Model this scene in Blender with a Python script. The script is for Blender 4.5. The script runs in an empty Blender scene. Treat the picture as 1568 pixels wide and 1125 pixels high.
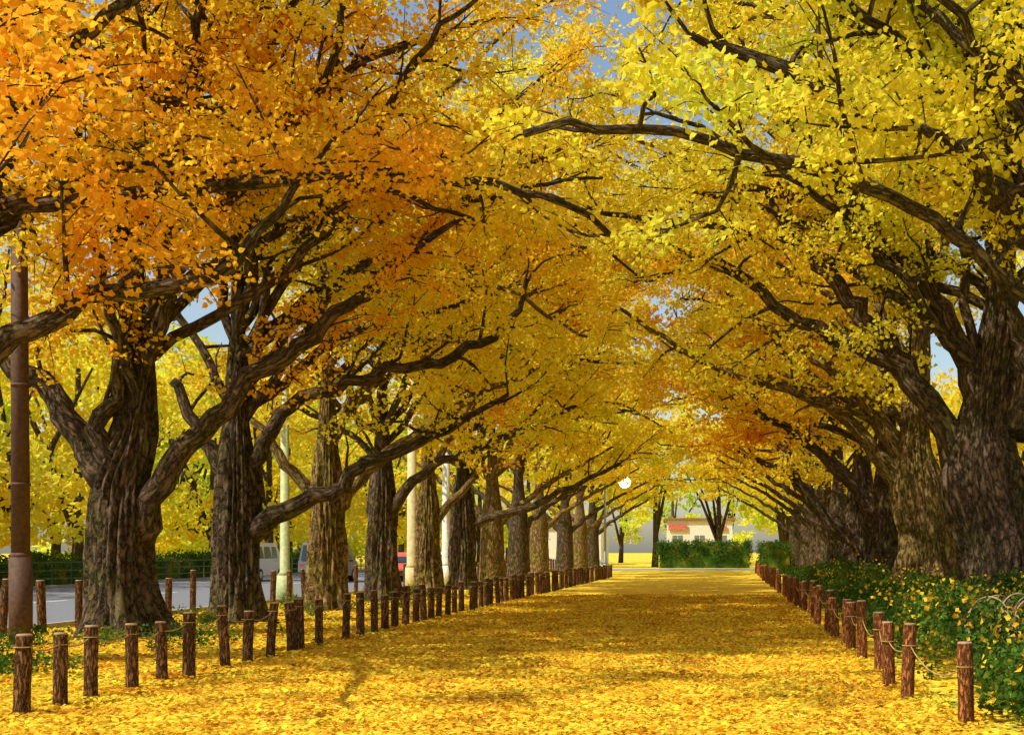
import bpy, math, random
import numpy as np
from mathutils import Vector, noise, Matrix
random.seed(4)
S = bpy.context.scene
col = S.collection
V = np.array

# ------------------------------------------------------------------ helpers
def link(o, parent=None):
    col.objects.link(o)
    if parent is not None: o.parent = parent
    return o

def mesh_np(name, verts, faces_flat, sizes, mats=(), mat_idx=None, smooth=False, bark=None):
    me = bpy.data.meshes.new(name)
    verts = np.asarray(verts, dtype=np.float32)
    me.vertices.add(len(verts)); me.vertices.foreach_set('co', verts.ravel())
    ff = np.asarray(faces_flat, dtype=np.int32); sz = np.asarray(sizes, dtype=np.int32)
    me.loops.add(len(ff)); me.loops.foreach_set('vertex_index', ff)
    me.polygons.add(len(sz))
    st = np.concatenate([[0], np.cumsum(sz)[:-1]]).astype(np.int32)
    me.polygons.foreach_set('loop_start', st)
    me.polygons.foreach_set('loop_total', sz)
    if mat_idx is not None: me.polygons.foreach_set('material_index', np.asarray(mat_idx, dtype=np.int32))
    me.polygons.foreach_set('use_smooth', np.full(len(sz), bool(smooth)))
    for m in mats: me.materials.append(m)
    me.update(calc_edges=True)
    if bark is not None:
        a = me.attributes.new('bark', 'FLOAT_VECTOR', 'POINT')
        a.data.foreach_set('vector', np.asarray(bark, dtype=np.float32).ravel())
    return me

class MB:
    """mesh builder collecting tubes / boxes"""
    def __init__(s): s.v=[]; s.f=[]; s.z=[]; s.b=[]; s.m=[]; s.n=0
    def add(s, v, f, sz, b=None, mi=0):
        s.v.append(v); s.f.append(np.asarray(f)+s.n); s.z.append(np.asarray(sz)); s.n+=len(v)
        s.b.append(v if b is None else b); s.m.append(np.full(len(sz), mi))
    def tube(s, p, r, seg=6, mi=0, cap=True, disp=None):
        p=np.asarray(p,float); r=np.asarray(r,float); n=len(p)
        t=np.gradient(p,axis=0); t/=np.linalg.norm(t,axis=1)[:,None]+1e-9
        mean=t.mean(0); ref=V([1.0,0,0]) if abs(mean[2])>.7*np.linalg.norm(mean) else V([0,0,1.0])
        a=np.cross(t,ref); a/=np.linalg.norm(a,axis=1)[:,None]+1e-9
        b=np.cross(t,a)
        th=np.linspace(0,2*np.pi,seg,endpoint=False)
        c,sn=np.cos(th),np.sin(th)
        L=np.concatenate([[0],np.cumsum(np.linalg.norm(np.diff(p,axis=0),axis=1))])
        rr=np.repeat(r[:,None],seg,1)
        if disp is not None: rr=disp(rr,th,L,p)
        v=p[:,None,:]+rr[:,:,None]*(a[:,None,:]*c[None,:,None]+b[:,None,:]*sn[None,:,None])
        rb=max(r.mean(),.03)
        bk=np.zeros((n,seg,3)); bk[:,:,0]=c*rb; bk[:,:,1]=sn*rb; bk[:,:,2]=L[:,None]*.24+p[0,0]+p[0,1]*1.3
        i=np.arange(n-1)[:,None]*seg; j=np.arange(seg)[None,:]; k=(j+1)%seg
        f=np.stack([i+j,i+k,i+seg+k,i+seg+j],-1).reshape(-1)
        sz=[4]*((n-1)*seg)
        if cap:
            f=np.concatenate([f,(n-1)*seg+np.arange(seg),np.arange(seg)[::-1]]); sz+= [seg,seg]
        s.add(v.reshape(-1,3),f,sz,bk.reshape(-1,3),mi)
    def box(s, c, d, mi=0, rz=0):
        x,y,z=[q/2 for q in d]
        v=V([[-x,-y,-z],[x,-y,-z],[x,y,-z],[-x,y,-z],[-x,-y,z],[x,-y,z],[x,y,z],[-x,y,z]])
        if rz:
            R=V([[math.cos(rz),-math.sin(rz),0],[math.sin(rz),math.cos(rz),0],[0,0,1]]); v=v@R.T
        s.add(v+V(c),[0,3,2,1,4,5,6,7,0,1,5,4,1,2,6,5,2,3,7,6,3,0,4,7],[4]*6,None,mi)
    def prism(s, prof, y0, y1, mi=0):
        n=len(prof); P=V([[x,0,z] for x,z in prof],float)
        a=P.copy(); a[:,1]=y0; b=P.copy(); b[:,1]=y1
        f=list(range(n))+list(range(2*n-1,n-1,-1)); sz=[n,n]
        for i in range(n):
            j=(i+1)%n; f+=[j,i,n+i,n+j]; sz.append(4)
        s.add(np.vstack([a,b]),f,sz,None,mi)
    def obj(s, name, mats, smooth=False, parent=None, loc=None):
        me=mesh_np(name,np.vstack(s.v),np.concatenate(s.f),np.concatenate(s.z),mats,np.concatenate(s.m),smooth,np.vstack(s.b))
        o=bpy.data.objects.new(name,me)
        if loc is not None: o.location=loc
        return link(o,parent)

def sheet(name,x0,x1,y0,y1,z,mat):
    me=mesh_np(name,[[x0,y0,z],[x1,y0,z],[x1,y1,z],[x0,y1,z]],[0,1,2,3],[4],[mat])
    return link(bpy.data.objects.new(name,me))

# ------------------------------------------------------------------ materials
def newmat(name):
    m=bpy.data.materials.new(name); m.use_nodes=True
    nt=m.node_tree; nt.nodes.clear()
    out=nt.nodes.new('ShaderNodeOutputMaterial')
    return m,nt,out
def N(nt,t,**k):
    n=nt.nodes.new(t)
    for a,b in k.items(): setattr(n,a,b)
    return n
def ramp(nt,src,stops,interp='LINEAR'):
    r=N(nt,'ShaderNodeValToRGB'); cr=r.color_ramp; cr.interpolation=interp
    while len(cr.elements)<len(stops): cr.elements.new(.5)
    for e,(p,c) in zip(cr.elements,stops): e.position=p; e.color=(*c,1)
    nt.links.new(src,r.inputs[0]); return r.outputs[0]
def mix(nt,f,a,b,bt='MIX'):
    m=N(nt,'ShaderNodeMix',data_type='RGBA',blend_type=bt)
    for s,v in ((0,f),(6,a),(7,b)):
        if isinstance(v,(int,float)): m.inputs[s].default_value=v
        elif isinstance(v,tuple): m.inputs[s].default_value=(*v,1)
        else: nt.links.new(v,m.inputs[s])
    return m.outputs[2]
def noise_n(nt,vec,scale,detail=3,rough=.5):
    n=N(nt,'ShaderNodeTexNoise'); n.inputs['Scale'].default_value=scale
    n.inputs['Detail'].default_value=detail; n.inputs['Roughness'].default_value=rough
    if vec is not None: nt.links.new(vec,n.inputs['Vector'])
    return n.outputs['Fac']

def leaf_mat(name, stops, patch=.3, trans=.6, dark=.84):
    m,nt,out=newmat(name)
    g=N(nt,'ShaderNodeNewGeometry')
    f=noise_n(nt,g.outputs['Position'],patch,2,.6)
    c=ramp(nt,f,stops)
    v=N(nt,'ShaderNodeMapRange'); nt.links.new(g.outputs['Random Per Island'],v.inputs[0])
    v.inputs[3].default_value=dark; v.inputs[4].default_value=1.0
    hs=N(nt,'ShaderNodeHueSaturation'); nt.links.new(c,hs.inputs['Color']); nt.links.new(v.outputs[0],hs.inputs['Value'])
    h=N(nt,'ShaderNodeMapRange')
    mm=N(nt,'ShaderNodeMath',operation='MULTIPLY'); nt.links.new(g.outputs['Random Per Island'],mm.inputs[0]); mm.inputs[1].default_value=7.3
    fr=N(nt,'ShaderNodeMath',operation='FRACT'); nt.links.new(mm.outputs[0],fr.inputs[0])
    nt.links.new(fr.outputs[0],h.inputs[0]); h.inputs[3].default_value=.486; h.inputs[4].default_value=.509
    nt.links.new(h.outputs[0],hs.inputs['Hue'])
    d=N(nt,'ShaderNodeBsdfDiffuse'); t=N(nt,'ShaderNodeBsdfTranslucent')
    nt.links.new(hs.outputs[0],d.inputs[0]); nt.links.new(hs.outputs[0],t.inputs[0])
    ms=N(nt,'ShaderNodeMixShader'); ms.inputs[0].default_value=trans
    nt.links.new(d.outputs[0],ms.inputs[1]); nt.links.new(t.outputs[0],ms.inputs[2])
    nt.links.new(ms.outputs[0],out.inputs[0]); return m

GOLD=leaf_mat('leaf_gold',[(.38,(.99,.52,.03)),(.52,(.99,.70,.045)),(.66,(.99,.85,.07))],.28)
YEL =leaf_mat('leaf_yellow',[(.34,(.99,.68,.04)),(.5,(.99,.84,.06)),(.68,(.96,.89,.09))],.22)
YGR =leaf_mat('leaf_yellowgreen',[(.34,(.99,.73,.045)),(.5,(.98,.85,.06)),(.68,(.80,.83,.08))],.26)
GRN =leaf_mat('leaf_green',[(.3,(.97,.9,.08)),(.5,(.82,.88,.09)),(.7,(.5,.7,.08))],.12)
SHR =leaf_mat('leaf_shrub',[(.3,(.045,.12,.018)),(.55,(.11,.22,.03)),(.72,(.42,.38,.04))],.8,.3,.5)

def pbr(name,color,rough=.8,metal=0,emit=None,bumpscale=None,var=.25,bstr=.3):
    m,nt,out=newmat(name); p=N(nt,'ShaderNodeBsdfPrincipled'); nt.links.new(p.outputs[0],out.inputs[0])
    g=N(nt,'ShaderNodeNewGeometry')
    f=noise_n(nt,g.outputs['Position'],bumpscale or 6,5,.6)
    a=tuple(c*(1-var) for c in color); b=tuple(min(1,c*(1+var)) for c in color)
    nt.links.new(ramp(nt,f,[(.3,a),(.7,b)]),p.inputs['Base Color'])
    p.inputs['Roughness'].default_value=rough; p.inputs['Metallic'].default_value=metal
    if emit: p.inputs['Emission Color'].default_value=(*emit[0],1); p.inputs['Emission Strength'].default_value=emit[1]
    if bumpscale:
        bp=N(nt,'ShaderNodeBump'); bp.inputs['Strength'].default_value=bstr; bp.inputs['Distance'].default_value=.02
        nt.links.new(f,bp.inputs['Height']); nt.links.new(bp.outputs[0],p.inputs['Normal'])
    return m

def bark_mat(name,dark,lite,moss,sc=13,det=7):
    m,nt,out=newmat(name); p=N(nt,'ShaderNodeBsdfPrincipled'); nt.links.new(p.outputs[0],out.inputs[0])
    at=N(nt,'ShaderNodeAttribute',attribute_name='bark')
    g=N(nt,'ShaderNodeNewGeometry')
    f=noise_n(nt,at.outputs['Vector'],sc,det,.6)
    rid=N(nt,'ShaderNodeMath',operation='SUBTRACT'); nt.links.new(f,rid.inputs[0]); rid.inputs[1].default_value=.5
    ab=N(nt,'ShaderNodeMath',operation='ABSOLUTE'); nt.links.new(rid.outputs[0],ab.inputs[0])
    c=ramp(nt,ab.outputs[0],[(.0,tuple(x*.3 for x in dark)),(.012,tuple(x*.7 for x in dark)),(.035,tuple((x+y)/2 for x,y in zip(dark,lite))),(.12,lite)])
    fine=ramp(nt,noise_n(nt,g.outputs['Position'],30,5,.75),[(.3,(.5,.5,.5)),(.7,(1.35,1.3,1.2))])
    c=mix(nt,1.0,c,fine,'MULTIPLY')
    mo=ramp(nt,noise_n(nt,g.outputs['Position'],1.3,4,.6),[(.42,(0,0,0)),(.62,(.8,.8,.8))])
    c2=mix(nt,mo,c,mix(nt,1.0,c,moss,'MULTIPLY'))
    nt.links.new(c2,p.inputs['Base Color']); p.inputs['Roughness'].default_value=.9
    p.inputs['Specular IOR Level'].default_value=.12
    hh=ramp(nt,ab.outputs[0],[(0,(0,0,0)),(.09,(1,1,1))])
    bp=N(nt,'ShaderNodeBump'); bp.inputs['Strength'].default_value=.9; bp.inputs['Distance'].default_value=.035
    nt.links.new(hh,bp.inputs['Height']); nt.links.new(bp.outputs[0],p.inputs['Normal'])
    return m
BARK=bark_mat('bark_dark',(.07,.046,.03),(.17,.115,.075),(.75,.97,.5))
BARK_SUN=bark_mat('bark_sunlit',(.15,.09,.035),(.34,.22,.09),(.78,1.0,.5))  # paler, warmer copy of the bark: sunlight on some trunks put into the colour
WOODL=bark_mat('post_wood_dark',(.11,.05,.02),(.3,.15,.06),(.85,.85,.6),30)
WOODR=bark_mat('post_wood_red',(.28,.09,.028),(.5,.2,.07),(.85,.8,.6),30)
WOODTOP=pbr('post_top',(.36,.23,.12),.8,bumpscale=30)
ROPE=pbr('rope',(.38,.26,.08),.9)

def leafground(name, bases, gap, cell=16, green=None, gthr=(.45,.6), gapthr=.5):
    m,nt,out=newmat(name); p=N(nt,'ShaderNodeBsdfPrincipled'); nt.links.new(p.outputs[0],out.inputs[0])
    g=N(nt,'ShaderNodeNewGeometry'); pos=g.outputs['Position']
    vo=N(nt,'ShaderNodeTexVoronoi'); vo.inputs['Scale'].default_value=cell; vo.inputs['Randomness'].default_value=1
    nt.links.new(pos,vo.inputs['Vector'])
    sp=N(nt,'ShaderNodeSeparateColor'); nt.links.new(vo.outputs['Color'],sp.inputs[0])
    c=ramp(nt,sp.outputs[0],bases,'CONSTANT')
    big=noise_n(nt,pos,.55,5,.65)
    f=ramp(nt,noise_n(nt,pos,9,4,.7),[(gapthr,(0,0,0)),(gapthr+.1,(1,1,1))])
    bb=ramp(nt,big,[(.42,(.1,.1,.1)),(.6,(.95,.95,.95))])
    mk=mix(nt,1.0,f,bb,'MULTIPLY')
    c=mix(nt,mk,c,gap)
    if green:
        gm=ramp(nt,noise_n(nt,pos,1.1,5,.7),[(gthr[0],(0,0,0)),(gthr[1],(1,1,1))])
        c=mix(nt,gm,c,green)
    nt.links.new(c,p.inputs['Base Color']); p.inputs['Roughness'].default_value=.9
    p.inputs['Specular IOR Level'].default_value=.1
    bp=N(nt,'ShaderNodeBump'); bp.inputs['Strength'].default_value=.7; bp.inputs['Distance'].default_value=.03
    nt.links.new(sp.outputs[1],bp.inputs['Height']); nt.links.new(bp.outputs[0],p.inputs['Normal'])
    return m
LB=[(0,(.96,.68,.04)),(.3,(.97,.76,.06)),(.6,(.92,.58,.035)),(.85,(.75,.4,.03)),(.95,(.38,.2,.04))]
PATH=leafground('path_leaves',LB,(.5,.26,.06),17)
GROUND=leafground('ground_leaves',LB,(.2,.18,.04),15,(.14,.24,.03),(.5,.66))
ASPH=pbr('asphalt',(.17,.175,.2),.85,bumpscale=12,var=.2)
KERB=pbr('kerb_stone',(.35,.33,.3),.9,bumpscale=8)
PAINT=pbr('road_paint',(.75,.75,.72),.7)
LIT=leaf_mat('fallen_leaves',[(.34,(.68,.33,.03)),(.46,(.95,.58,.035)),(.66,(.97,.76,.055))],1.1,.2,.5)

# ------------------------------------------------------------------ leaves
P5=V([[0,-.45],[.52,.1],[.3,.5],[-.3,.5],[-.52,.1]]); P4=V([[0,-.5],[.5,.05],[0,.5],[-.5,.05]])
def leaves(name,centres,n,R,size,mat,seed,prof=P4,flat=.6,parent=None):
    """one crown mesh: sprigs of n small leaves round every twig point"""
    r=np.random.default_rng(seed); C=np.repeat(np.asarray(centres,dtype=np.float32),n,axis=0); M=len(C)
    d=r.normal(size=(M,3)).astype(np.float32); d/=np.linalg.norm(d,axis=1)[:,None]
    sc=np.repeat(r.uniform(.7,1.25,len(centres)).astype(np.float32),n)
    off=d*(r.random((M,1),dtype=np.float32)**.5)*R*sc[:,None]; off[:,2]*=flat
    c=C+off
    nr=r.normal(size=(M,3)).astype(np.float32); nr[:,2]+=.5; nr/=np.linalg.norm(nr,axis=1)[:,None]
    a=np.cross(nr,r.normal(size=(M,3)).astype(np.float32)); a/=np.linalg.norm(a,axis=1)[:,None]; b=np.cross(nr,a)
    s=(size*(.65+.6*r.random(M))).astype(np.float32)
    pf=prof.astype(np.float32); k=len(pf)
    v=c[:,None,:]+s[:,None,None]*(pf[None,:,0,None]*a[:,None,:]+pf[None,:,1,None]*b[:,None,:]+np.abs(pf[:,0])[None,:,None]*.35*nr[:,None,:])
    me=mesh_np(name,v.reshape(-1,3),np.arange(M*k),np.full(M,k),[mat])
    return link(bpy.data.objects.new(name,me),parent)

# ------------------------------------------------------------------ tree generator
def smooth_poly(P,step=.3,wob=.04,rng=None):
    P=V(P,float); out=[]
    n=len(P)
    for i in range(n-1):
        p0=P[max(i-1,0)];p1=P[i];p2=P[i+1];p3=P[min(i+2,n-1)]
        k=max(2,int(np.linalg.norm((p2-p1)[:3])/step))
        for t in np.arange(k)/k:
            out.append(.5*((2*p1)+(-p0+p2)*t+(2*p0-5*p1+4*p2-p3)*t*t+(-p0+3*p1-3*p2+p3)*t**3))
    out.append(P[-1]); out=V(out)
    out[1:-1,:3]+=rng.normal(0,wob,(len(out)-2,3)); out[:,3]=np.maximum(out[:,3],.01)
    return out

def gen_tree(trunk,limbs,seed,n_auto=6,auto_len=(5.5,8),auto_z=(.45,1.0),zmin=4.4,xmin=-99,xmax=99,
             detail=1.0,hires=True,r_auto=.10,dens=1.0,ceil=15,sec_step=.66,inward=0,n_in=10,in_len=(8.5,11.5),in_el=(20,68)):
    rng=np.random.default_rng(seed); mb=MB(); pts=[]
    T=smooth_poly(trunk,.09 if hires else .3,.0,rng)
    off=rng.random(3)*50
    def disp(rr,th,L,p):
        o=rr.copy(); nl=rng.random()*6
        fl=np.exp(-np.maximum(p[:,2],0)/.35)
        o*= (1+ fl[:,None]*(.28+.2*np.cos(5*th+nl)[None,:]+.1*np.cos(9*th)[None,:]))
        for i in range(o.shape[0]):
            for j in range(o.shape[1]):
                x=math.cos(th[j]); y=math.sin(th[j])
                a=1-abs(noise.noise(Vector((x*4.2+off[0],y*4.2+off[1],L[i]*.45))))*2.2
                b_=noise.noise(Vector((x*1.2+off[1],y*1.2,L[i]*.8)))
                e=1-abs(noise.noise(Vector((x*8+off[2],y*8,L[i]*.8))))*2.2
                q=min(1,rr[i,0]*2)
                o[i,j]*=1+.17*b_
                o[i,j]-= (.10*max(a,0)**1.5+.08*max(e,0)**2)*q
        return o
    mb.tube(T[:,:3],T[:,3],112 if hires else 14,disp=disp if hires else None)
    L2=[(smooth_poly(l,.28,.045,rng),True) for l in limbs]
    ztop=trunk[-1][2]
    a0=rng.random()*6.28
    for i in range(n_auto+(n_in if inward else 0)):
        isin=i>=n_auto
        u=rng.uniform(*auto_z); z=u*ztop
        j=np.argmin(np.abs(T[:,2]-z)); s=T[j,:3]
        az=a0+i*2.399+rng.normal(0,.25); el=math.radians(20+45*u+rng.normal(0,8))
        L=rng.uniform(*auto_len)*(1.1-.35*u)
        if isin:
            az=(0 if inward>0 else math.pi)+ (-1.05+2.1*(((i-n_auto)*3)%n_in+rng.random())/n_in)
            f=(i-n_auto+.5)/n_in
            el=math.radians(in_el[0]+(in_el[1]-in_el[0])*f); L=rng.uniform(*in_len)
        d=V([math.cos(az)*math.cos(el),math.sin(az)*math.cos(el),math.sin(el)])
        n=9; p=s.copy(); pl=[(*p,r_auto)]
        for k in range(1,n):
            d=d+rng.normal(0,.15,3); d[2]+= (.10 if k<3 else -.08) if not isin else (.08 if k<3 else -.05)
            d/=np.linalg.norm(d); p=p+d*L/(n-1)
            if p[2]>ceil: p[2]=ceil-.3*rng.random()
            pl.append((*p,r_auto*(1-k/n)**.8+.012))
        L2.append((smooth_poly(pl,.35,.04,rng),False))
    def ok(p):
        q=.9*noise.noise(Vector((p[1]*.5,p[2]*.5,seed))); return xmin+q<p[0]<xmax+q
    for P,expl in L2:
        okm=V([ok(q) for q in P[:,:3]])
        if not okm.all():
            c=max(3,int(np.argmin(okm))); P=P[:c]
        mb.tube(P[:,:3],P[:,3],14 if hires else 6)
        seg=np.linalg.norm(np.diff(P[:,:3],axis=0),axis=1); Lc=np.concatenate([[0],np.cumsum(seg)]); tot=Lc[-1]
        tt=tot*(.32 if expl else .27)
        while tt<tot:
            i=min(np.searchsorted(Lc,tt),len(P)-1); p=P[i,:3]; tan=P[min(i+1,len(P)-1),:3]-P[i-1,:3]; tan/=np.linalg.norm(tan)+1e-6
            fr=tt/tot
            tt+=sec_step*rng.uniform(.7,1.3)/detail**.5*(1.15-.35*fr)
            d=tan*.55+rng.normal(0,.75,3); d[2]=d[2]*.6+(.3 if not expl else .5); d/=np.linalg.norm(d)
            L=rng.uniform(1.3,2.9)*(1-.2*fr); n=6; q=p.copy(); pl=[q.copy()]; dd=d.copy()
            for k in range(n-1):
                dd=dd+rng.normal(0,.2,3); dd[2]-=.03; dd/=np.linalg.norm(dd); q=q+dd*L/(n-1); pl.append(q.copy())
            pl=V(pl)
            if pl[-1,2]<zmin-.2 or not ok(pl[-1]) : continue
            r0=min(P[i,3]*.6,.045); mb.tube(pl,np.linspace(r0,.01,n),5 if hires else 3,cap=False)
            ntw=max(2,int(L/.36*detail))
            for w in range(ntw):
                f=(.25+.75*(w+rng.random())/ntw)*(n-1); k=min(int(f),n-2); s=pl[k]+(pl[k+1]-pl[k])*(f-k)
                e=rng.normal(0,1,3); e[2]*=.5; e/=np.linalg.norm(e); e=e*.9+(pl[-1]-pl[0])/L*.6
                tl=rng.uniform(.4,1.05); end=s+e*tl; end[2]-=.05
                if hires: mb.tube(V([s,s+e*tl*.5+V([0,0,.04]),end]),[.011,.008,.004],3,cap=False)
                for c in (s+e*tl*.3,s+e*tl*.65,end+rng.normal(0,.08,3)):
                    if c[2]>zmin+rng.normal(0,.2) and ok(c) and rng.random()<dens: pts.append(c)
    return mb,V(pts)

MT={'gold':GOLD,'yel':YEL,'ygr':YGR,'grn':GRN}
def place_tree(name,base,trunk,limbs,seed,leaf,lod,bark=BARK,**k):
    mb,pts=gen_tree(trunk,limbs,seed,inward=1 if base[0]<0 else -1,**k)
    o=mb.obj(name,[bark],True,None,(base[0],base[1],0))
    if lod=='near': leaves('crown',pts,19,.36,.086,MT[leaf],seed,P5,.6,o)
    else: leaves('crown',pts,13,.44,.138,MT[leaf],seed,P4,.6,o)
    return o
TN='ginkgo_tree'
# local coordinates: metres from the foot of each tree
def std_trunk(r,h=9,lean=(0,0)):
    a,b=lean
    return [(0,0,-.15,r*1.05),(0,0,.6,r),(a*.15,b*.15,2.0,r*.9),(a*.35,b*.35,3.2,r*.82),(a*.55,b*.55,4.6,r*.5),(a*.8,b*.8,6.5,r*.3),(a,b,h,r*.15)]
LX=-10.8
place_tree(TN,(LX,17),std_trunk(.62),[
   [(.1,0,2.5,.24),(.68,-.1,3.7,.19),(1.28,0,4.27,.16),(1.9,.1,4.7,.14),(2.6,0,4.95,.12),(3.6,-.1,5.05,.1),(4.15,0,5.35,.09),(4.6,.1,5.8,.07),(5.1,.2,6.6,.045)],
   [(.2,0,4.2,.18),(.6,0,5.4,.14),(1.2,0,6.7,.1),(1.4,0,7.5,.08),(2.2,.2,8.2,.05)]],11,'gold','near',xmax=9.0,zmin=4.6,n_auto=8)
place_tree(TN,(-10.9,23),[(0,0,-.15,.74),(-.03,0,.7,.62),(-.05,0,1.5,.59),(0,0,2.6,.57),(.15,0,3.3,.48),(.27,0,4.0,.36),(.3,0,4.9,.29),(.2,0,6.6,.2),(-.1,0,9,.1)],[
   [(-.15,-.1,2.7,.3),(-.6,-.1,3.35,.25),(-1.25,-.1,4.4,.2),(-1.8,-.1,4.85,.18),(-3.5,0,6.0,.08)],
   [(.05,-.15,3.0,.22),(-.25,-.3,3.7,.17),(.1,-.3,4.6,.13),(.2,-.5,6,.07)],
   [(.25,0,1.8,.3),(.6,-.1,2.5,.24),(1.05,-.1,3.3,.2),(1.9,-.1,4.1,.18),(2.35,-.1,4.65,.16),(3.15,0,5.2,.14),(4.1,0,6.0,.11),(5.0,0,6.8,.08),(6.2,0,7.5,.04)]],
   12,'gold','near',xmax=8.7,zmin=4.3,n_auto=8)
place_tree(TN,(-10.55,27.5),std_trunk(.54),[
   [(.3,0,1.9,.25),(.8,0,2.3,.22),(1.4,0,2.55,.19),(2.3,0,3.0,.16),(2.6,0,3.35,.14),(3.65,0,3.75,.11),(4.75,0,4.3,.08),(5.8,0,4.9,.045)],
   [(.1,0,3.1,.22),(.4,0,3.6,.18),(1.2,0,4.7,.14),(3.2,0,5.4,.12),(4.1,0,5.55,.11),(5.2,0,6.0,.1),(6.0,0,6.75,.07),(6.2,0,7.4,.04)],
   [(-.1,0,3.0,.2),(-.6,0,3.7,.16),(-1.4,0,5.2,.1)]],13,'yel','near',xmax=8.7,zmin=4.1)
place_tree(TN,(-10.5,33.5),std_trunk(.52),[
   [(.2,0,2.6,.2),(.9,0,3.5,.17),(2.0,0,4.4,.14),(4,0,5.6,.1),(6,0,6.6,.04)],
   [(-.2,0,2.8,.2),(-.9,0,3.6,.15),(-2,0,5,.08)]],14,'yel','mid',bark=BARK_SUN,xmax=9.8,zmin=4.0)
place_tree(TN,(-10.7,39.5),std_trunk(.54),[[(.2,0,2.7,.2),(1.2,0,3.9,.15),(3.2,0,4.8,.12),(6,0,6.0,.05)]],15,'yel','mid',zmin=4.2)
place_tree(TN,(-10.7,45.5),std_trunk(.5),[[(.2,0,2.6,.18),(.9,0,3.3,.14),(1.8,-.2,4.2,.1)]],16,'gold','mid',bark=BARK_SUN,zmin=4.5)
place_tree(TN,(-10.8,52),std_trunk(.6),[[(.5,0,2.6,.22),(1.4,0,3.0,.18),(2.9,0,3.4,.15),(4.5,0,4.2,.11),(6.4,0,5.1,.06)]],17,'ygr','mid',zmin=4.9)
# right avenue row
place_tree(TN,(5.3,17),std_trunk(.75),[
   [(-.2,0,3.2,.36),(-.6,0,4.5,.32),(-1.2,0,5.8,.27),(-2.1,0,6.5,.2),(-2.7,0,7.0,.17),(-3.7,0,7.5,.14),(-4.6,0,7.9,.11),(-5.8,0,8.4,.05)],
   [(-.5,0,3.8,.26),(-1,0,5.0,.22),(-1.3,0,6.5,.17),(-1.5,0,7.7,.13),(-1.6,0,9.2,.07)],
   [(-1.0,0,5.4,.2),(-1.7,-.6,5.9,.15),(-2.4,-1.8,6.2,.11),(-3.2,-3.2,6.1,.05)]],21,'ygr','near',xmin=-7.8,zmin=5.2,n_auto=8)
place_tree(TN,(5.4,25),[(0,0,-.15,1.05),(-.05,0,.7,.9),(-.2,0,2.0,.86),(-.45,0,3.2,.8),(-.4,0,4.4,.5),(-.1,0,6.5,.3),(.1,0,9.5,.12)],[
   [(-.7,0,2.6,.38),(-1.2,0,3.9,.28),(-1.85,0,4.9,.24),(-2.7,0,6.05,.18),(-3.95,0,7.6,.12),(-4.8,0,8.6,.05)],
   [(-1.8,0,4.8,.17),(-2.5,.1,5.35,.15),(-3.3,.1,5.7,.14),(-4.3,.1,6.2,.12),(-5.2,.1,6.95,.1),(-6.2,.1,7.4,.05)],
   [(-.4,0,3.6,.34),(-.6,0,4.6,.27),(-1.1,0,6.05,.21),(-1.9,0,7.2,.17),(-2.7,0,8.2,.14),(-3.5,0,9.3,.07)],
   [(-2.7,0,8.2,.12),(-3.6,0,8.4,.11),(-4.3,0,8.5,.1),(-5.6,0,8.9,.04)],
   [(.1,0,3.8,.4),(.3,0,5,.3),(-.2,0,7.8,.2),(.1,0,10,.08)]],22,'ygr','near',xmin=-8.8,zmin=4.7,n_auto=8)
place_tree(TN,(5.1,33),[(0,0,-.15,1.0),(0,0,.7,.88),(-.05,0,2.0,.82),(-.2,0,3.2,.75),(-.3,0,4.4,.45),(-.2,0,6.5,.3),(.1,0,9,.12)],[
   [(-.4,0,3.0,.35),(-1.0,0,4.6,.26),(-2.2,0,6,.18),(-4.5,0,7.6,.07)],
   [(-.3,0,2.8,.3),(-1.2,0,3.9,.22),(-2.4,0,5.2,.15),(-5,0,6.4,.06)]],23,'yel','mid',bark=BARK_SUN,xmin=-9.8,zmin=4.4)
place_tree(TN,(5.1,41),std_trunk(.7),[[(-.2,0,2.4,.25),(-1.5,0,4.0,.18),(-3.4,0,5.6,.12),(-6,0,6.8,.05)]],24,'gold','mid',zmin=4.2)
place_tree(TN,(5.2,50),std_trunk(.8),[[(-.4,0,1.9,.3),(-.9,0,2.3,.28),(-2.3,0,3.95,.23),(-3.3,0,5.7,.18),(-4.85,0,7.0,.12),(-6.3,0,7.9,.06)],
   [(-2.6,0,4.5,.16),(-3.6,-.2,4.9,.12),(-5,0,5.4,.06)]],25,'gold','mid',zmin=4.4)
gen=[]
for s in range(3):
    mb,pts=gen_tree(std_trunk(.6),[[(.1,0,2.6,.2),(1.5,0,3.8,.15),(3.4,0,5.0,.1),(5.8,0,6.3,.05)],[(-.1,0,2.5,.2),(-1.4,.3,3.9,.15),(-3.2,.5,5.2,.1),(-5.5,.5,6.4,.05)]],
        40+s,n_auto=6,zmin=5.0,hires=False,detail=.6,sec_step=.85,inward=1,n_in=9,in_len=(7,10.5))
    gen.append((mb,pts))
genme={}
def generic(x,y,k,leaf,bark):
    mb,pts=gen[k]; key=(k,bark.name)
    if key not in genme:
        o=mb.obj(TN,[bark],True); genme[key]=o.data
    else: o=link(bpy.data.objects.new(TN,genme[key]))
    o.location=(x,y,0); ck=(k,leaf)
    if ck not in genme: genme[ck]=leaves('crown',pts,12,.6,.23,MT[leaf],k+60,P4,.6,o).data
    else: link(bpy.data.objects.new('crown',genme[ck]),o)
    o.rotation_euler[2]=(0 if x<0 else math.pi)+random.uniform(-.2,.2)
i=0
for y in (59,66,74,83,92,101):
    generic(LX+random.uniform(-.2,.2),y,i%3,['yel','ygr','ygr'][i%3],BARK if i%2 else BARK_SUN); i+=1
i=1
for y in (59,67,76,86,98):
    generic(5.2+random.uniform(-.2,.2),y,i%3,['yel','ygr','ygr'][i%3],BARK); i+=1

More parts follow.
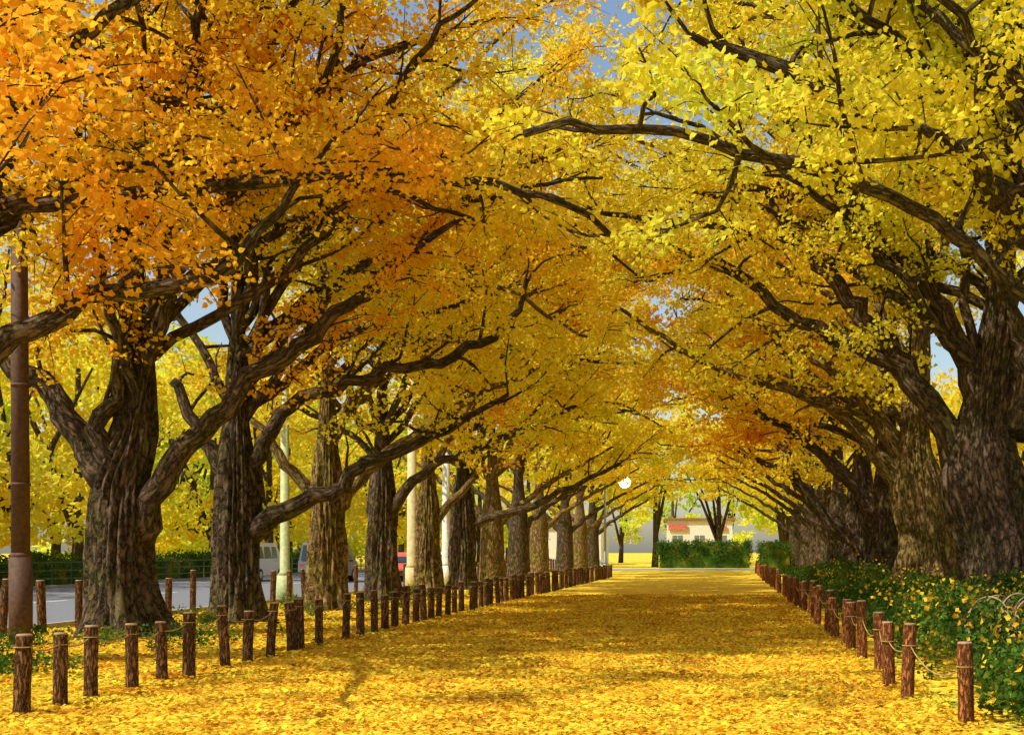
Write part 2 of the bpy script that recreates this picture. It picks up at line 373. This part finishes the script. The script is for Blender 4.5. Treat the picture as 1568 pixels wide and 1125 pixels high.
def tree_mass(name,spots,leaf,seed,hmin=2.6,h=(9,14),R=5,n=150,size=.3,nl=18):
    r=np.random.default_rng(seed); mb=MB(); P=[]
    for x,y in spots:
        H=r.uniform(*h); mb.tube([(x,y,-.2),(x+.1,y,2),(x,y+.2,H*.7)],[.36,.28,.12],9)
        for k in range(4):
            a=r.random()*6.28; mb.tube([(x,y,2.2),(x+math.cos(a)*1.6,y+math.sin(a)*1.6,H*.42),(x+math.cos(a)*3.4,y+math.sin(a)*3.4,H*.65)],[.2,.13,.05],6)
        for _ in range(14):
            bx,by,bz,br=r.normal(0,R*.45),r.normal(0,R*.45),r.uniform(hmin+.8,H-1.5),r.uniform(1.5,2.6)
            d=r.normal(size=(n//14,3)); d/=np.linalg.norm(d,axis=1)[:,None]
            q=d*br*(r.random((len(d),1))**.35); q[:,2]*=.7
            q+=V([x+bx,y+by,bz]); P.append(q[q[:,2]>hmin])
    o=mb.obj(name,[BARK],True)
    leaves('foliage',np.vstack(P),nl,.85,size,MT[leaf],seed,P4,.6,o)
r=np.random.default_rng(5)
tree_mass('distant_tree_row',[(-34+r.normal(0,1.2),y) for y in range(26,150,7)],'ygr',1,1.6,(13,18),6,280,.34,14)
tree_mass('distant_tree_row',[(-44+r.normal(0,2),y) for y in range(40,190,7)],'grn',2,.4,(15,21),7,260,.45,12)
tree_mass('distant_tree_row',[(x,128+r.normal(0,3)) for x in list(range(-60,-22,7))+list(range(6,34,7))]+[(x,156+r.normal(0,4)) for x in range(-70,60,7)],'grn',3,1.5,(13,20),6,190,.45,13)
tree_mass('distant_tree_row',[(x,121) for x in (-19,-13,-7,-1,5)],'ygr',6,4.5,(12,17),6,260)
tree_mass('distant_tree_row',[(14+r.normal(0,1),y) for y in range(16,118,7)],'yel',4,1.0,(10,14),5,180)
# ------------------------------------------------------------------ ground, road
sheet('ground',-400,400,-60,900,0,GROUND)
sheet('footpath',-6.55,1.8,-10,101.5,.006,PATH)
sheet('road',-28,-13.55,-20,103,.006,ASPH)
sheet('cross_road',-150,150,103,113,.006,pbr('asphalt_pale',(.3,.3,.3),.8,bumpscale=9))
k=MB(); k.box((-13.47,41.4,.05),(.16,123,.14)); k.box((-28.1,41.4,.05),(.18,123,.14))
k.obj('kerb',[KERB])
k=MB()
for y in range(-10,100,8): k.box((-20.7,y,.009),(.14,4,.005))
k.box((-14.1,41,.009),(.13,120,.005)); k.obj('road_marking',[PAINT])

def litter(name,n,x0,x1,y0,y1,mat,seed,size=.075,pw=1.6):
    r=np.random.default_rng(seed)
    x=r.uniform(x0,x1,n); y=y0+(y1-y0)*r.random(n)**pw
    s=size*(.6+.6*r.random(n)); nr=r.normal(0,.36,(n,3)); nr[:,2]=1; nr/=np.linalg.norm(nr,axis=1)[:,None]
    a=np.cross(nr,r.normal(size=(n,3))); a/=np.linalg.norm(a,axis=1)[:,None]; b=np.cross(nr,a)
    c=np.stack([x,y,.018+.022*r.random(n)],1)
    v=c[:,None,:]+s[:,None,None]*(P5[None,:,0,None]*a[:,None,:]+P5[None,:,1,None]*b[:,None,:])
    v[:,:,2]=np.maximum(v[:,:,2],.009)
    return link(bpy.data.objects.new(name,mesh_np(name,v.reshape(-1,3),np.arange(n*5),[5]*n,[mat])))
litter('fallen_leaves',95000,-7.0,2.2,8,45,LIT,1,.056)
litter('fallen_leaves',40000,-13.3,-6.6,10,45,LIT,2,.065)
litter('fallen_leaves',9000,2.0,8,9,45,LIT,3)

# ------------------------------------------------------------------ fences
def fence(name,posts,h,rad,mat,rope=True,ropez=.8,seed=1):
    r=np.random.default_rng(seed); mb=MB(); tops=[]
    for (x,y) in posts:
        hh=h*r.uniform(.9,1.08); lx,ly=r.normal(0,.028,2); R=rad*r.uniform(.9,1.1)
        T=V([(x,y,-.1),(x+lx*.3,y+ly*.3,hh*.35),(x+lx*.7,y+ly*.7,hh*.7),(x+lx,y+ly,hh-.015)])
        mb.tube(T,[R*1.04,R*.98,R,R*.97],14,0,cap=False)
        mb.tube([(x+lx,y+ly,hh-.015),(x+lx,y+ly,hh+.004)],[R*.97,R*.84],14,1,cap=True)
        tops.append(V([x+lx*.8,y+ly*.8,hh*ropez]))
        if rope:
            th=np.linspace(0,2*np.pi,14); mb.tube(np.stack([x+lx*.8+np.cos(th)*(R+.006),y+np.sin(th)*(R+.006),hh*ropez-.01+0*th],1),[.006]*14,5,2)
    if rope:
        for a,b in zip(tops[:-1],tops[1:]):
            t=np.linspace(0,1,9)[:,None]; d=np.linalg.norm(b-a)
            p=a+(b-a)*t; p[:,2]-=(4*t*(1-t))[:,0]*.09*d; mb.tube(p,[.008]*9,5,2)
    return mb.obj(name,[mat,WOODTOP,ROPE],True)
ly=[12.06,12.72,13.4,14.3,15.2,15.7,17.0,17.75,18.6,19.6,19.95,21.0]
y=22.4
while y<76: ly.append(y); y+=.72+.18*random.random()
fence('wooden_post_fence',[(-6.66-.004*(q-12)+random.gauss(0,.03),q) for q in ly],.77,.07,WOODL,True,.86)
ry=[11.4,13.5,14.6,16.5]; y=18.4
while y<90: ry.append(y); y+=1.15+.5*random.random()
fence('wooden_post_fence',[(1.92+random.gauss(0,.05)+ (.15 if q<12 else 0),q) for q in ry],.78,.078,WOODR,True,.72,2)
fence('roadside_post_fence',[(-12.9,q) for q in np.arange(20,98,1.35)],1.02,.075,WOODL,False,.8,3)
k=MB()
for y in np.arange(20,102,1.6): k.box((-29.2,y,.55),(.06,.06,1.1))
for z in (.35,.7,1.05): k.box((-29.16,61,z),(.03,82,.05))
k.obj('metal_railing',[pbr('railing_paint',(.05,.09,.05),.5)])

# ------------------------------------------------------------------ shrubs / hedges
def shrubs(name,n,xr,yr,hf,seed,thr=.0,pw=1.0,R=.26,size=.065,nl=40,mat=SHR,lift=0):
    r=np.random.default_rng(seed); P=[]
    while len(P)<n:
        x=r.uniform(*xr); y=yr[0]+(yr[1]-yr[0])*r.random()**pw
        q=noise.noise(Vector((x*.6,y*.45,int(seed))))
        if q<thr: continue
        z=hf*(.25+ .9*(q-thr)+.3*r.random())*r.random()**.4+lift
        P.append((x,y,z+.05))
    return leaves(name,P,nl,R,size,mat,seed,P4,.8)
shrubs('evergreen_shrubs',3200,(2.4,5.6),(8.5,60),.85,3,-.35,1.6)
shrubs('fallen_leaves',2200,(2.4,5.6),(9,40),.9,3,-.35,1.6,.25,.07,2,LIT,.12)
shrubs('evergreen_shrubs',1200,(5.6,12),(16,70),1.0,4,-.5,1.2,.45,.12)
shrubs('ground_ivy',350,(-13,-8),(12,60),.3,6,.12,1.6,.2,.055)
def hedge(name,x0,x1,y0,y1,h,n,seed):
    r=np.random.default_rng(seed); mb=MB(); mb.box(((x0+x1)/2,(y0+y1)/2,h*.42),(x1-x0-.4,y1-y0-.4,h*.84))
    o=mb.obj(name,[SHR]); P=np.stack([r.uniform(x0,x1,n),r.uniform(y0,y1,n),h*r.random(n)**.6],1)
    leaves('foliage',P,40,.42,.12,SHR,seed,P4,.9,o)
hedge('clipped_hedge',-6.4,2.0,115,116.6,2.35,500,1)
hedge('clipped_hedge',-31.5,-30,22,100,1.3,1300,2)
hedge('clipped_hedge',2.6,4.4,88,112,2.0,400,3)

k=MB()
for i in range(12):
    cx=2.75+i*.085; cy=14+random.uniform(-.3,.3); R=random.uniform(.13,.22); t=np.linspace(0,math.pi,16); a=random.uniform(-.5,.5); zz=.75+.1*random.random()
    k.tube(np.stack([cx+R*np.cos(t)*math.cos(a),cy+R*np.cos(t)*math.sin(a),zz+R*1.1*np.sin(t)],1),[.009]*16,5)
    for s in (-1,1): k.tube([(cx+s*R*math.cos(a),cy+s*R*math.sin(a),0),(cx+s*R*math.cos(a),cy+s*R*math.sin(a),zz)],[.009,.009],5)
k.obj('wire_hoop_edging',[pbr('old_wire',(.42,.28,.17),.6,.1)],True)

# ------------------------------------------------------------------ poles / lamps
RUST=pbr('rusty_brown_paint',(.085,.036,.014),.75,bumpscale=14,var=.45)
k=MB(); x,y=-11.45,20.7
k.tube([(x,y,-.1),(x,y,1.45)],[.175,.175],20); k.tube([(x,y,1.45),(x,y,1.52)],[.175,.14],20); k.tube([(x,y,1.5),(x-.03,y,7.5)],[.14,.12],20)
k.tube([(x,y,-.01),(x,y,.05)],[.26,.26],20)
for z in (2.6,4.2): k.tube([(x,y,z),(x,y,z+.05)],[.148,.148],20)
k.obj('utility_pole',[RUST],True)
PALE=pbr('pale_green_paint',(.42,.46,.2),.6,bumpscale=10); YP=pbr('concrete_pole',(.6,.5,.24),.8,bumpscale=8)
def utility(x,y,r,h,m):
    k=MB(); k.tube([(x,y,-.1),(x,y,.9)],[r*1.35,r*1.3],16); k.tube([(x,y,.9),(x,y,1.0),(x,y,h)],[r*1.3,r,r*.75],16)
    k.box((x,y,h-.6),(1.6,.1,.1)); k.obj('utility_pole',[m],True)
utility(-12.5,50.5,.2,8.5,YP); utility(-12.7,57.5,.19,8.5,pbr('white_pole',(.65,.65,.55),.7,bumpscale=8))
GL=pbr('lamp_globe',(.9,.9,.8),.4,emit=((1,.9,.42),5)); GOFF=pbr('lamp_glass_unlit',(.6,.6,.5),.3); STEEL=pbr('lamp_steel',(.3,.34,.36),.5,.4)
def lamp(x,y,h,m,arm=1.5,r=.07,gr=.32,g=GL):
    k=MB(); k.tube([(x,y,-.1),(x,y,.8)],[r*1.8,r*1.6],12); k.tube([(x,y,.8),(x,y,.9),(x,y,h)],[r*1.6,r,r*.7],12)
    t=np.linspace(0,1,8); k.tube(np.stack([x+arm*t,y+0*t,h-.02+.35*np.sin(t*math.pi*.6)],1),[r*.6]*8,8)
    hx,hz=x+arm,h+.3
    k.tube([(hx,y,hz+.05),(hx,y,hz-.05)],[.09,.16],12)
    ph=np.linspace(.05,math.pi-.05,12); k.tube(np.stack([hx+0*ph,y+0*ph,hz-.05-gr+gr*np.cos(ph)],1),gr*np.sin(ph),18,1)
    k.obj('street_lamp',[m,g],True)
lamp(-7.25,75,5.65,STEEL,1.15,.08,.34)
lamp(-13.7,39.5,9.2,PALE,-1.8,.15,.22,GOFF)

# ------------------------------------------------------------------ vehicles
GLASS=pbr('car_glass',(.03,.04,.05),.08); TYRE=pbr('tyre',(.02,.02,.02),.8); HUB=pbr('hub',(.5,.5,.5),.35,.8)
TAIL=pbr('tail_lamp',(.5,.02,.01),.3); HEAD=pbr('head_lamp',(.8,.8,.75),.2)
def car(x,y,rz,color,van=False,nm='parked_car'):
    m=pbr('car_paint',color,.3,var=.05)
    w=.86
    if van:
        low=[(-2.2,.3),(-2.25,.55),(-2.2,1.05),(2.0,1.05),(2.25,.9),(2.32,.5),(2.2,.3)]
        cab=[(-2.2,1.05),(-2.12,1.85),(-1.9,1.95),(1.05,1.95),(1.3,1.85),(2.0,1.05)]
        wins=[(-1.95,-.75),(-.65,.35),(.45,1.25)]; zt=1.75; zb=1.15
    else:
        low=[(-2.1,.3),(-2.18,.55),(-2.1,.9),(-1.7,.95),(1.0,.95),(1.9,.82),(2.12,.65),(2.15,.4),(2.05,.3)]
        cab=[(-1.75,.94),(-1.25,1.4),(-.9,1.47),(.15,1.47),(.45,1.4),(1.1,.94)]
        wins=[(-1.15,-.3),(-.2,.45)]; zt=1.36; zb=1.0
    k=MB(); k.prism(low,-w,w,0)
    n=len(cab); P=[]
    zb0=cab[0][1]; zt0=max(c[1] for c in cab)
    for s in (-1,1):
        for (cx,cz) in cab:
            f=(cz-zb0)/(zt0-zb0); P.append([cx,s*(w-.03-.14*f),cz])
    f=list(range(n))+list(range(2*n-1,n-1,-1)); sz=[n,n]
    for i in range(n):
        j=(i+1)%n; f+=[j,i,n+i,n+j]; sz.append(4)
    k.add(V(P),f,sz,None,0)
    for s in (-1,1):
        for a,b in wins:
            f0=(zb-zb0)/(zt0-zb0); f1=(zt-zb0)/(zt0-zb0)
            y0=s*(w-.03-.14*f0+.012); y1=s*(w-.03-.14*f1+.012)
            k.add(V([[a,y0,zb],[b,y0,zb],[b-.12,y1,zt],[a+.08,y1,zt]]),[0,1,2,3],[4],None,1)
    def screen(p,q,off):
        k.add(V([[p[0]+off,-w+.14,p[1]+.04],[p[0]+off,w-.14,p[1]+.04],[q[0]+off,w-.24,q[1]-.04],[q[0]+off,-w+.24,q[1]-.04]]),[0,1,2,3],[4],None,1)
    screen(cab[-1],cab[-2],.025); screen(cab[0],cab[1],-.03)
    for wx in (-1.35,1.4):
        for s in (-1,1):
            k.tube([(wx,s*(w-.2),.32),(wx,s*(w+.015),.32)],[.32,.32],20,2); k.tube([(wx,s*(w+.01),.32),(wx,s*(w+.03),.32)],[.19,.17],16,3)
    for s in (-1,1):
        k.box((-2.19,s*.68,.8),(.07,.26,.2),4); k.box((2.14,s*.64,.68),(.1,.32,.15),5)
        k.box((.75,s*(w+.08),1.05),(.12,.16,.1),0)
    k.box((-2.2,0,.5),(.08,1.7,.16),6); k.box((2.2,0,.48),(.1,1.7,.16),6)
    o=k.obj(nm,[m,GLASS,TYRE,HUB,TAIL,HEAD,TYRE]); o.location=(x,y,.01); o.rotation_euler[2]=rz
car(-20,64,math.radians(92),(.12,.16,.17),True,'parked_van')
car(-24.5,66,math.radians(90),(.75,.75,.75),True,'parked_van')
car(-16.5,66,math.radians(-90),(.6,.1,.05))
car(-12.6,106,math.radians(5),(.7,.7,.7))
car(-18.5,84,math.radians(90),(.7,.7,.68))

# ------------------------------------------------------------------ buildings
WALL=pbr('white_wall',(.8,.76,.68),.8,bumpscale=3,var=.06,bstr=.1); WIN=pbr('window_glass',(.2,.22,.22),.1)
RED=pbr('red_sign',(.62,.16,.1),.6); ROOF=pbr('roof_tiles',(.3,.14,.08),.8,bumpscale=5)
def building(nm,x0,x1,y,h,dep,st,sign=False):
    e=bpy.data.objects.new(nm,None); link(e); cx=(x0+x1)/2; w=x1-x0
    k=MB(); k.box((cx,y+dep/2,h/2),(w,dep,h)); k.obj('walls',[WALL],parent=e)
    k=MB()
    if sign: k.box((cx,y+dep/2,h+.12),(w+.5,dep+.5,.22))
    else: k.prism([(x0-.4,h),(cx,h+w*.16),(x1+.4,h),(x1+.4,h-.12),(x0-.4,h-.12)],y-.4,y+dep+.4)
    k.obj('roof',[ROOF],parent=e)
    k=MB(); f=MB()
    for s in range(st):
        z=h/st*(s+.55)
        n=int(w/1.9)
        for i in range(n):
            xx=x0+w*(i+.5)/n
            k.box((xx,y-.012,z),(1.1,.02,1.1))
            f.box((xx,y-.03,z-.6),(1.3,.08,.08)); f.box((xx,y-.035,z),(.05,.03,1.1))
    k.obj('windows',[WIN],parent=e); f.obj('window_frames',[PAINT],parent=e)
    if sign:
        k=MB(); k.box((x0+1.2,y-.15,h-.75),(2.0,.1,.6)); k.box((x1-1.4,y-.15,h-.8),(1.6,.1,.45)); k.obj('signboard',[RED],parent=e)
building('white_shop_building',-6.6,.4,136,4.8,8,1,True)
building('white_house',-21.5,-14.0,140,4.6,9,2)

# ------------------------------------------------------------------ sky, sun, camera
w=bpy.data.worlds.new('World'); S.world=w; w.use_nodes=True; nt=w.node_tree; nt.nodes.clear()
sk=nt.nodes.new('ShaderNodeTexSky'); sk.sky_type='NISHITA'; sk.sun_disc=False
sk.dust_density=1.5; sk.air_density=1.2; sk.ozone_density=.5
bg=nt.nodes.new('ShaderNodeBackground'); wo=nt.nodes.new('ShaderNodeOutputWorld')
sd=Vector((-.50,-.36,.79)).normalized()
sk.sun_elevation=math.asin(sd.z); sk.sun_rotation=math.atan2(sd.x,sd.y)
bg.inputs[1].default_value=.15
nt.links.new(sk.outputs[0],bg.inputs[0]); nt.links.new(bg.outputs[0],wo.inputs[0])
l=bpy.data.lights.new('sun','SUN'); l.energy=5; l.angle=math.radians(.5); l.color=(1,.94,.8)
so=link(bpy.data.objects.new('sun',l)); so.rotation_euler=sd.to_track_quat('Z','Y').to_euler(); so.location=(-30,10,40)
cd=bpy.data.cameras.new('camera'); cd.sensor_width=36; cd.lens=45; cd.shift_x=-.2117; cd.shift_y=.1789; cd.clip_end=2000
co=link(bpy.data.objects.new('camera',cd)); co.location=(0,0,1.55); co.rotation_euler=(math.pi/2,0,0); S.camera=co
S.view_settings.view_transform='Standard'; S.view_settings.look='None'; S.view_settings.exposure=0
